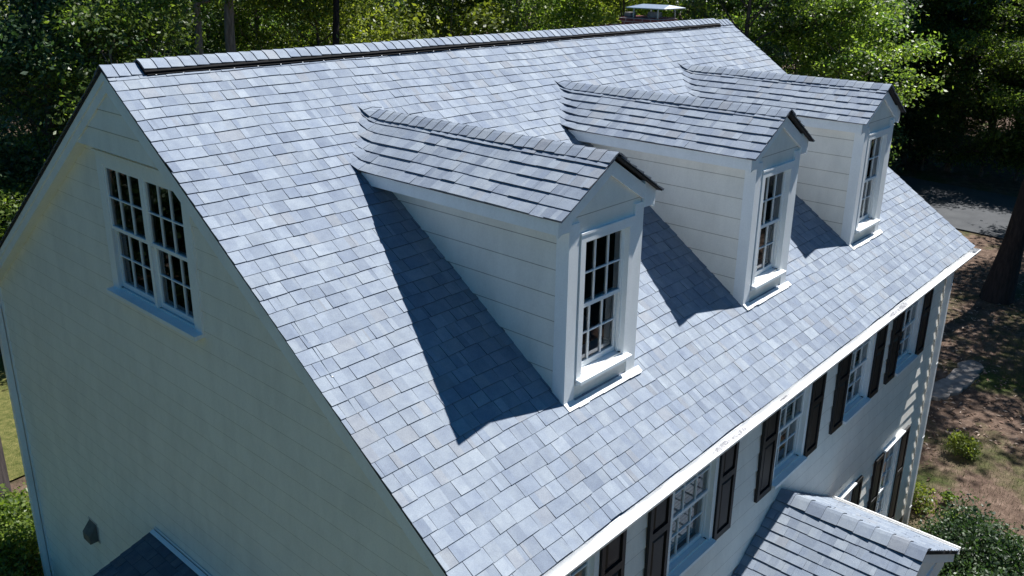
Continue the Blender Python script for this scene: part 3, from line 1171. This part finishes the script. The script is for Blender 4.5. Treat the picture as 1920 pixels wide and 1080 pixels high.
def gh(x, y):
    d = max(0.0, math.hypot(max(abs(x - 6) - 9, 0), max(abs(y) - 8, 0)))
    far = max(0.0, math.hypot(x - 6, y) - 50)
    return GZ + min(1.0, d / 6) * (0.05 * math.sin(x * 0.4) + 0.05 * math.sin(y * 0.5 + x * 0.23)) - 0.07 * min(1, d / 6) + far * 0.012


for i, x in enumerate(xs):
    for j, y in enumerate(xs):
        gv[i, j] = len(gmesh.v)
        gmesh.v.append((x + 6, y, gh(x + 6, y)))
for i in range(n - 1):
    for j in range(n - 1):
        gmesh.f.append((gv[i, j], gv[i + 1, j], gv[i + 1, j + 1], gv[i, j + 1]))
        gmesh.m.append(gmesh.mi('pine_straw'))
        gmesh.c.append((0.5,) * 3)
struct('ground', gmesh, True)

dv = MB()
# drive crossing beyond the far end of the house
N = 24
left, right = [], []
for i in range(N + 1):
    t_ = i / N
    y = -45 + 75 * t_
    xx = 38.5 + 0.10 * (y - 2) + 0.004 * (y - 2) ** 2
    left.append((xx - 4.2, y, GZ + 0.02))
    right.append((xx + 3.4, y, GZ + 0.02))
for i in range(N):
    dv.prism([left[i], right[i], right[i + 1], left[i + 1]], [(p[0], p[1], p[2] + 0.05) for p in (left[i], right[i], right[i + 1], left[i + 1])], 'asphalt')
struct('driveway', dv)

lw = MB()
pts = [(-24, -22), (-7, -24), (-3.0, -9), (-1.6, 4.0), (-1.5, 9.0), (2.2, 9.3), (3.6, 10.6), (4.6, 13.4), (3.2, 15.6), (-6, 17), (-20, 18), (-28, 6)]
lw.poly([(x, y, GZ + 0.03) for x, y in pts], 'lawn')
struct('lawn', lw)

st = MB()
rr = random.Random(2)
for k in range(7):
    t_ = k / 6
    cx_, cy_ = 17.2 + 3.2 * t_, -2.95 - 0.75 * t_ - 0.35 * math.sin(t_ * 3)
    a0 = rr.uniform(0, 6)
    ring = []
    for q in range(9):
        an = q / 9 * 2 * math.pi
        rad = 0.34 * (1 + rr.uniform(-0.18, 0.18))
        ring.append((cx_ + rad * 1.25 * math.cos(an + a0), cy_ + rad * math.sin(an + a0)))
    st.prism([(x, y, GZ - 0.1) for x, y in ring], [(x, y, GZ + 0.05 + rr.uniform(0, 0.05)) for x, y in ring], 'stone')
struct('stone_path', st)

# ------------------------------------------------------------------ trees
def leaf_cloud(name, centres, per, size, spread, mat, seed, up=0.75, tone=None):
    g = np.random.default_rng(seed)
    C = np.asarray(centres, float)
    n = len(C) * per
    cl = np.repeat(np.arange(len(C)), per)
    rad = g.normal(size=(n, 3)) * np.asarray(spread)
    pos = C[cl] + rad
    pos[:, 2] -= 0.25 * (rad[:, 0] ** 2 + rad[:, 1] ** 2)
    nrm = g.normal(size=(n, 3)) * 0.75
    nrm[:, 2] += up
    nrm[:, :2] += rad[:, :2] * 0.5
    nrm /= np.linalg.norm(nrm, axis=1, keepdims=True) + 1e-9
    d = g.normal(size=(n, 3))
    d -= nrm * (d * nrm).sum(1, keepdims=True)
    d /= np.linalg.norm(d, axis=1, keepdims=True) + 1e-9
    s = np.cross(nrm, d)
    ln = size * g.uniform(0.6, 1.35, (n, 1))
    wd = ln * g.uniform(0.42, 0.62, (n, 1))
    v = np.empty((n, 4, 3), np.float32)
    v[:, 0] = pos - d * ln * 0.5
    v[:, 1] = pos + s * wd * 0.5 - nrm * ln * 0.08
    v[:, 2] = pos + d * ln * 0.5
    v[:, 3] = pos - s * wd * 0.5 - nrm * ln * 0.08
    me = bpy.data.meshes.new(name)
    me.vertices.add(n * 4)
    me.vertices.foreach_set('co', v.ravel())
    me.loops.add(n * 4)
    me.loops.foreach_set('vertex_index', np.arange(n * 4, dtype=np.int32))
    me.polygons.add(n)
    me.polygons.foreach_set('loop_start', np.arange(0, n * 4, 4, dtype=np.int32))
    me.materials.append(MATS[mat])
    a = me.attributes.new('col', 'FLOAT_COLOR', 'FACE')
    ct = g.uniform(0.15, 0.85, len(C)) if tone is None else np.asarray(tone)
    tn = np.clip(ct[cl] + g.normal(size=n) * 0.22, 0, 1)
    c = np.ones((n, 4), np.float32)
    c[:, :3] = tn[:, None]
    a.data.foreach_set('color', c.ravel())
    me.update()
    return me


def tree_mesh(kind, seed, height, r0, base, crown, nl, nt_, per, size, leafm, barkm, spread=(0.42, 0.42, 0.17), droop=0.0):
    r = random.Random(seed)
    mb = MB()
    pts, rads = [], []
    nseg = 9
    ox = oy = 0
    for i in range(nseg + 1):
        f_ = i / nseg
        pts.append(Vector((ox, oy, f_ * height * 0.96)))
        rads.append(r0 * (1 - 0.86 * f_ ** 0.9) * (1.45 if i == 0 else 1))
        ox += r.uniform(-0.12, 0.12) * height / 10
        oy += r.uniform(-0.12, 0.12) * height / 10
    mb.tube(pts, rads, barkm, 10)
    cen = []
    for k in range(nl):
        f_ = (k + r.uniform(0, 0.8)) / nl
        hz = base + (height * 0.95 - base) * f_
        q = hz / (height * 0.96) * nseg
        i = min(int(q), nseg - 1)
        p0 = pts[i].lerp(pts[i + 1], q - i)
        az_ = k * 2.399 + r.uniform(-0.5, 0.5)
        prof = math.sin(math.pi * min(1, 0.22 + 0.74 * f_)) ** 0.7
        ln = crown * prof * r.uniform(0.65, 1.15)
        el = 0.15 + 0.75 * f_ - droop + r.uniform(-0.15, 0.2)
        d = Vector((math.cos(az_) * math.cos(el), math.sin(az_) * math.cos(el), math.sin(el)))
        lp, lr = [p0.copy()], [max(0.018, r0 * 0.36 * (1 - 0.6 * f_))]
        p = p0.copy()
        for j in range(4):
            d = (d + Vector((r.uniform(-0.25, 0.25), r.uniform(-0.25, 0.25), r.uniform(-0.10, 0.22)))).normalized()
            p = p + d * ln / 4
            lp.append(p.copy())
            lr.append(lr[0] * (1 - 0.21 * (j + 1)))
        mb.tube(lp, lr, barkm, 5, False)
        cen.append(tuple(lp[-1]))
        for j in range(nt_):
            q = r.uniform(0.30, 1.0) * 4
            i2 = min(int(q), 3)
            a = lp[i2].lerp(lp[i2 + 1], q - i2)
            side = Vector((-d.y, d.x, 0)) * r.choice((-1, 1))
            dd = (side * r.uniform(0.4, 1) + d * r.uniform(0.1, 0.8) + Vector((0, 0, r.uniform(-0.3, 0.5)))).normalized()
            tl_ = ln * r.uniform(0.16, 0.42)
            e_ = a + dd * tl_
            mb.tube([a, a.lerp(e_, 0.5) + Vector((0, 0, 0.04)), e_], [lr[-1] * 0.8 + 0.006, 0.012, 0.006], barkm, 3, False)
            cen.append(tuple(e_))
    return mb.mesh(kind + '_trunk', True), leaf_cloud(kind + '_crown', cen, per, size, spread, leafm, seed)


V = {
    'hardwood': [tree_mesh('hardwood', 14, 17.0, 0.27, 9.6, 4.0, 22, 8, 125, 0.17, 'leaf_broad', 'bark_pale'),
                 tree_mesh('hardwood', 15, 16.0, 0.20, 9.2, 3.6, 20, 8, 125, 0.17, 'leaf_dark', 'bark_pine')],
    'oak': [tree_mesh('oak', 1, 11.5, 0.20, 3.2, 3.9, 22, 8, 125, 0.17, 'leaf_broad', 'bark'),
            tree_mesh('oak', 2, 9.6, 0.16, 2.2, 3.3, 20, 8, 125, 0.16, 'leaf_broad', 'bark_pale'),
            tree_mesh('oak', 20, 8.6, 0.17, 1.0, 4.7, 26, 9, 130, 0.17, 'leaf_broad', 'bark')],
    'maple': [tree_mesh('maple', 3, 8.8, 0.13, 1.8, 2.9, 18, 8, 120, 0.17, 'leaf_yellow', 'bark_pale'),
              tree_mesh('maple', 4, 10.4, 0.15, 2.6, 3.1, 20, 8, 120, 0.16, 'leaf_yellow', 'bark')],
    'holly': [tree_mesh('holly', 5, 9.0, 0.17, 0.8, 2.7, 24, 8, 130, 0.14, 'leaf_dark', 'bark'),
              tree_mesh('holly', 6, 13.5, 0.24, 3.5, 3.8, 24, 8, 130, 0.16, 'leaf_dark', 'bark')],
    'pine': [tree_mesh('pine', 7, 20.0, 0.36, 9.2, 4.6, 24, 8, 95, 0.24, 'needle', 'bark_pine', (0.5, 0.5, 0.2))],
    'understory': [tree_mesh('understory', 8, 4.6, 0.07, 0.5, 2.0, 14, 6, 120, 0.14, 'leaf_broad', 'bark'),
                   tree_mesh('understory', 9, 5.6, 0.08, 0.7, 2.2, 14, 6, 120, 0.14, 'leaf_dark', 'bark')],
}


def plant(name, kind, var, x, y, label, cat='tree', group=None, scale=1.0, rot=None, z=None, lean=None):
    tm, cm_ = V[kind][var]
    o = bpy.data.objects.new(name, None)
    col.objects.link(o)
    o.location = (x, y, gh(x, y) - 0.05 if z is None else z)
    o.rotation_euler = (lean[0] if lean else 0, lean[1] if lean else 0, rng.uniform(0, 6.28) if rot is None else rot)
    o.scale = (scale,) * 3
    o.empty_display_size = 0.5
    tag(o, label, cat, group)
    for nm, me in (('trunk', tm), ('crown', cm_)):
        c = bpy.data.objects.new(nm, me)
        col.objects.link(c)
        c.parent = o
    return o


CX, CY = -3.703, -8.700


def polar(azd, rad):
    return CX + rad * math.cos(R(azd)), CY + rad * math.sin(R(azd))


rt = random.Random(21)
# trees one can tell apart
SPEC = [
    ('hardwood_tree', 'hardwood', 0, 61.7, 31, 0.9, 'slim pale trunk, the left one of two bare trunks rising behind the ridge'),
    ('hardwood_tree', 'hardwood', 0, 60.0, 32, 1.1, 'thicker pale trunk, the right one of two bare trunks rising behind the ridge'),
    ('hardwood_tree', 'hardwood', 1, 54.4, 34, 1.1, 'single dark bare trunk behind the ridge, right of the two pale trunks'),
    ('oak_tree', 'oak', 0, 60.8, 41, 1.05, 'leafy tree filling the gap behind the two pale bare trunks'),
    ('oak_tree', 'oak', 1, 57.6, 39, 1.25, 'bushy green tree between the pale trunks and the single dark trunk'),
    ('oak_tree', 'oak', 1, 66.2, 27.5, 0.92, 'sunlit green tree just above the near peak of the roof'),
    ('holly_tree', 'holly', 0, 69.5, 29, 1.15, 'very dark evergreen tree at the far left edge beside the gable'),
    ('holly_tree', 'holly', 1, 66.5, 36, 1.00, 'tall dark evergreen tree standing behind the left gable slope'),
    ('maple_tree', 'maple', 1, 53.8, 36, 1.05, 'bright yellow green tree lit by sun behind the left half of the ridge vent'),
    ('oak_tree', 'oak', 0, 50.5, 42, 1.02, 'dark trunked oak behind the middle of the ridge vent'),
    ('maple_tree', 'maple', 0, 46.0, 38, 1.18, 'yellow leaved tree above the middle of the long ridge'),
    ('oak_tree', 'oak', 1, 41.5, 40, 1.16, 'leafy green tree behind the ridge to the left of the chimney'),
    ('maple_tree', 'maple', 1, 35.5, 39, 1.08, 'yellow green tree directly behind the brick chimney'),
    ('oak_tree', 'oak', 0, 31.0, 43, 1.0, 'green tree to the right of the chimney above the far ridge end'),
    ('holly_tree', 'holly', 1, 27.5, 38, 0.92, 'dark green tree just beyond the far rake of the roof'),
    ('oak_tree', 'oak', 1, 21.8, 38, 0.95, 'sunlit green tree just right of the third dormer peak before the driveway'),
    ('oak_tree', 'oak', 1, 24.2, 41, 1.12, 'green oak with lit lower branches beyond the far dormer'),
    ('holly_tree', 'holly', 0, 20.6, 45, 1.10, 'dark leafy tree standing at the edge of the driveway beyond the third dormer'),
    ('oak_tree', 'oak', 0, 17.4, 52, 0.95, 'broad green tree overhanging the far side of the driveway'),
    ('holly_tree', 'holly', 1, 13.0, 56, 0.95, 'dark tree across the driveway left of the big trunk'),
]
for nm, kd, vr, azd, rad, scl, lab in SPEC:
    x, y = polar(azd, rad)
    plant(nm, kd, vr, x, y, lab, 'tree', None, scl)

# the deeper wood
GRP = {'oak': ('oak_tree', 'broadleaf tree deep in the shaded wood behind the house', 'broadleaf trees in the wood'),
       'maple': ('maple_tree', 'yellow green tree deep in the wood behind the house', 'yellow green trees in the wood'),
       'holly': ('holly_tree', 'dark evergreen tree deep in the wood behind the house', 'evergreen trees in the wood')}
for rad, step, k0 in ((50, 5.2, 0), (58, 4.6, 1), (67, 4.2, 2), (78, 4.0, 3)):
    a = 5.0 + k0 * 1.3
    while a < 79:
        kd = rt.choice(('oak', 'holly', 'holly', 'oak', 'maple'))
        aa, rr_ = a + rt.uniform(-1.3, 1.3), rad + rt.uniform(-3, 3)
        a += step
        if aa < 22 and rr_ < 53:
            continue
        x, y = polar(aa, rr_)
        nm, lab, grp = GRP[kd]
        plant(nm, kd, rt.randrange(2), x, y, lab, 'tree', grp, rt.uniform(0.95, 1.35))

for x, y, s_, lab in ((52.5, 12.0, 1.2, 'tall dark tree behind the spreading tree at the left end of the driveway'), (53.5, 6.2, 1.25, 'tall dark tree behind the middle spreading tree across the driveway'),
                      (53.0, 1.0, 1.2, 'tall dark tree farther back where the sunny flecks lie on the driveway'), (54.0, -4.0, 1.25, 'tall dark tree beyond the big trunk across the driveway')):
    plant('holly_tree', 'holly', 1, x, y, lab, 'tree', None, s_)
for x, y, s_, v_, lab in ((45.2, 9.6, 1.0, 2, 'spreading green tree leaning over the left end of the driveway'), (46.0, 4.4, 1.08, 2, 'spreading green tree over the far kerb in the middle of the driveway'),
                          (45.4, -0.8, 0.95, 2, 'spreading green tree nearest the big dark trunk across the driveway'), (40.0, 14.5, 1.0, 2, 'spreading green tree between the house end and the driveway')):
    plant('oak_tree', 'oak', v_, x, y, lab, 'tree', None, s_)
# low growth along the drive and under the trees
for azd, rad in ((23, 46), (21.2, 49), (19.2, 50), (17.8, 50.5), (16.2, 50.8), (14.6, 51), (13.0, 51), (11.2, 51), (9.5, 51), (25.5, 43),
                 (72, 26), (73, 30), (70, 33), (74.5, 27), (67.5, 30)):
    x, y = polar(azd, rad)
    far = azd < 30
    plant('understory_tree', 'understory', rt.randrange(2), x, y,
          'low bushy growth along the far edge of the driveway' if far else 'low bushy growth in the shade left of the gable', 'bush',
          'bushes along the driveway' if far else 'bushes left of the house', rt.uniform(0.75, 1.15))

# tall pines of the front yard; their crowns shade the straw
plant('pine_tree', 'pine', 0, 27.05, -2.75, 'tall pine with thick dark trunk at the right edge of the photo', 'tree', None, 1.0, 0.4)
for x, y, s_ in ((27.0, -11.5, 0.95), (33.0, -7.5, 0.9), (21.5, -14.5, 1.0), (42.0, -8.5, 0.95), (30.5, -11.5, 0.9), (37.5, -4.6, 0.9), (46.8, 6.2, 0.95)):
    plant('pine_tree', 'pine', 0, x, y, 'tall pine of the front yard shading the straw covered ground', 'tree', 'front yard pines', s_)
plant('pine_tree', 'pine', 0, 0.25, 8.88, 'thick dark trunk at the left edge behind the back corner of the house', 'tree', None, 1.2, 2.0)
# woods to the left of the house and behind the camera
for x, y, k_, v_ in ((-13, 9, 'holly', 1), (-17, 16, 'oak', 0), (-9, 19, 'holly', 1), (-21, 4, 'oak', 0), (-19, -4, 'holly', 1), (-24, 11, 'holly', 1), (-12, 27, 'oak', 0), (-22, -13, 'oak', 0), (-3, 24, 'holly', 0),
                     (-14, -20, 'holly', 1), (-4.5, 15, 'holly', 0), (-8, 17.5, 'holly', 0), (-11.5, 22, 'holly', 0), (-5.5, 21, 'holly', 0), (-9, 13.5, 'holly', 0), (-15, 24, 'holly', 1), (-3, -25, 'oak', 0), (7, -27, 'holly', 1), (16, -26, 'oak', 0)):
    plant(GRP[k_][0], k_, v_, x, y, 'woodland tree close by the gable end of the house', 'tree', 'trees by the gable end', rt.uniform(1.0, 1.25))


for x, y, k_, v_ in ((18.5, -17.5, 'holly', 0), (24, -16.5, 'holly', 0), (29.5, -18.5, 'holly', 1), (12.5, -19.5, 'holly', 0), (21, -21.5, 'holly', 1), (35, -17, 'holly', 0)):
    plant(GRP[k_][0], k_, v_, x, y, 'dark evergreen tree along the far side of the front yard', 'tree', 'evergreens of the front yard', rt.uniform(1.0, 1.25))


# ------------------------------------------------------------------ shrubs
def shrub_mesh(name, seed, rx, ry, h, n, per, size, leafm):
    r = random.Random(seed)
    mb = MB()
    cen = []
    for i in range(n):
        an = r.uniform(0, 6.283)
        el = math.asin(r.uniform(0.0, 1.0))
        k = r.uniform(0.72, 1.0) * (1 + 0.14 * math.sin(3 * an + seed))
        c = Vector((rx * k * math.cos(an) * math.cos(el) * 0.92, ry * k * math.sin(an) * math.cos(el) * 0.92, 0.12 + (h - 0.12) * k * (0.08 + 0.92 * math.sin(el))))
        cen.append(tuple(c))
        mb.tube([Vector((c.x * 0.15, c.y * 0.15, 0)), Vector((c.x * 0.6, c.y * 0.6, c.z * 0.55)), c], [0.018, 0.011, 0.005], 'bark', 4, False)
    sp_ = 0.16 * max(0.35, min(1.1, h))
    return mb.mesh(name + '_stems', True), leaf_cloud(name + '_leaves', cen, per, size, (sp_, sp_, sp_ * 0.7), leafm, seed, 0.6)


def shrub(name, x, y, label, mesh, z=None, group=None, cat='shrub'):
    o = bpy.data.objects.new(name, None)
    col.objects.link(o)
    o.location = (x, y, gh(x, y) if z is None else z)
    tag(o, label, cat, group)
    for nm, me in zip(('stems', 'foliage'), mesh):
        c = bpy.data.objects.new(nm, me)
        col.objects.link(c)
        c.parent = o


shrub('holly_shrub', 11.05, -6.35, 'glossy dark green holly shrub beside the portico roof corner', shrub_mesh('holly_shrub', 31, 1.15, 1.05, 1.25, 240, 60, 0.075, 'leaf_dark'))
shrub('holly_shrub', 9.75, -6.9, 'rounded dark shrub below the tip of the portico gutter', shrub_mesh('round_shrub', 33, 0.85, 0.85, 1.1, 150, 60, 0.075, 'leaf_dark'))
shrub('small_shrub', 15.54, -4.94, 'small round yellow green shrub alone on the pine straw', shrub_mesh('small_shrub', 34, 0.26, 0.26, 0.48, 50, 40, 0.06, 'leaf_yellow'))
shrub('corner_shrub', 12.75, -4.78, 'loose pale green shrub at the far front corner of the house', shrub_mesh('corner_shrub', 35, 0.30, 0.30, 0.62, 40, 26, 0.07, 'leaf_yellow'))
shrub('seedling', 13.35, -5.25, 'tiny green seedling on bare straw near the house corner', shrub_mesh('seedling', 36, 0.14, 0.14, 0.26, 14, 16, 0.07, 'leaf_broad'))
shrub('seedling', 12.75, -5.55, 'tiny green seedling on bare straw above the holly shrub', shrub_mesh('seedling_low', 37, 0.16, 0.16, 0.22, 14, 16, 0.07, 'leaf_broad'))
shrub('azalea_shrub', -0.15, 6.25, 'large pale green azalea bush at the lower left corner', shrub_mesh('azalea', 38, 0.95, 1.0, 1.25, 220, 60, 0.085, 'leaf_broad'))
shrub('azalea_shrub', -1.0, 4.7, 'yellow green azalea bush below the larger one at lower left', shrub_mesh('azalea_low', 39, 0.85, 0.8, 1.0, 190, 60, 0.08, 'leaf_broad'))


# ------------------------------------------------------------------ loose leaves, straw and grass on the ground
def scatter(name, n, seed, mat, ok, region, size, cols, upright=False):
    g = np.random.default_rng(seed)
    mb = MB()
    x0, x1, y0, y1 = region
    while n > 0:
        x, y = g.uniform(x0, x1), g.uniform(y0, y1)
        n -= 1
        if not ok(x, y):
            continue
        z = gh(x, y) + 0.012
        a = g.uniform(0, 6.283)
        ln = size * g.uniform(0.5, 1.4)
        dx, dy = math.cos(a) * ln, math.sin(a) * ln
        c = tuple(np.array(cols[g.integers(len(cols))]) * g.uniform(0.7, 1.3))
        if upright:
            mb.poly([(x, y, z - 0.02), (x + dy * 0.12, y - dx * 0.12, z - 0.02), (x + dx * 0.5, y + dy * 0.5, z + ln * 1.1)], mat, c)
        else:
            t1, t2 = g.uniform(-0.3, 0.3) * ln, g.uniform(-0.3, 0.3) * ln
            w_ = g.uniform(0.2, 0.5)
            mb.poly([(x - dx / 2, y - dy / 2, z), (x + dy * w_ / 2, y - dx * w_ / 2, z + abs(t1)), (x + dx / 2, y + dy / 2, z + 0.01), (x - dy * w_ / 2, y + dx * w_ / 2, z + abs(t2))], mat, c)
    o = obj(name, mb)
    o['kind'] = 'stuff'
    return o


def patch(x, y):
    return math.sin(x * 0.9 + 1.3 * math.sin(y * 0.7)) + math.sin(y * 1.3 + 0.8 * math.sin(x * 0.5) + 2)


off_house = lambda x, y: not (-1.6 < x < 12.6 and -6.9 < y < 5.1) and x < 33
scatter('fallen_leaves', 9000, 51, 'dry_leaf', lambda x, y: off_house(x, y) and patch(x, y) < 0.9, (11, 30, -9, 2), 0.11,
        [(0.20, 0.13, 0.09), (0.28, 0.20, 0.15), (0.12, 0.075, 0.055), (0.34, 0.27, 0.22), (0.16, 0.10, 0.075)])
scatter('grass', 42000, 52, 'dry_leaf', lambda x, y: off_house(x, y) and patch(x, y) > 0.55, (13, 26, -9, 0), 0.055,
        [(0.055, 0.080, 0.020), (0.09, 0.115, 0.03), (0.13, 0.14, 0.045), (0.04, 0.06, 0.018)], True)
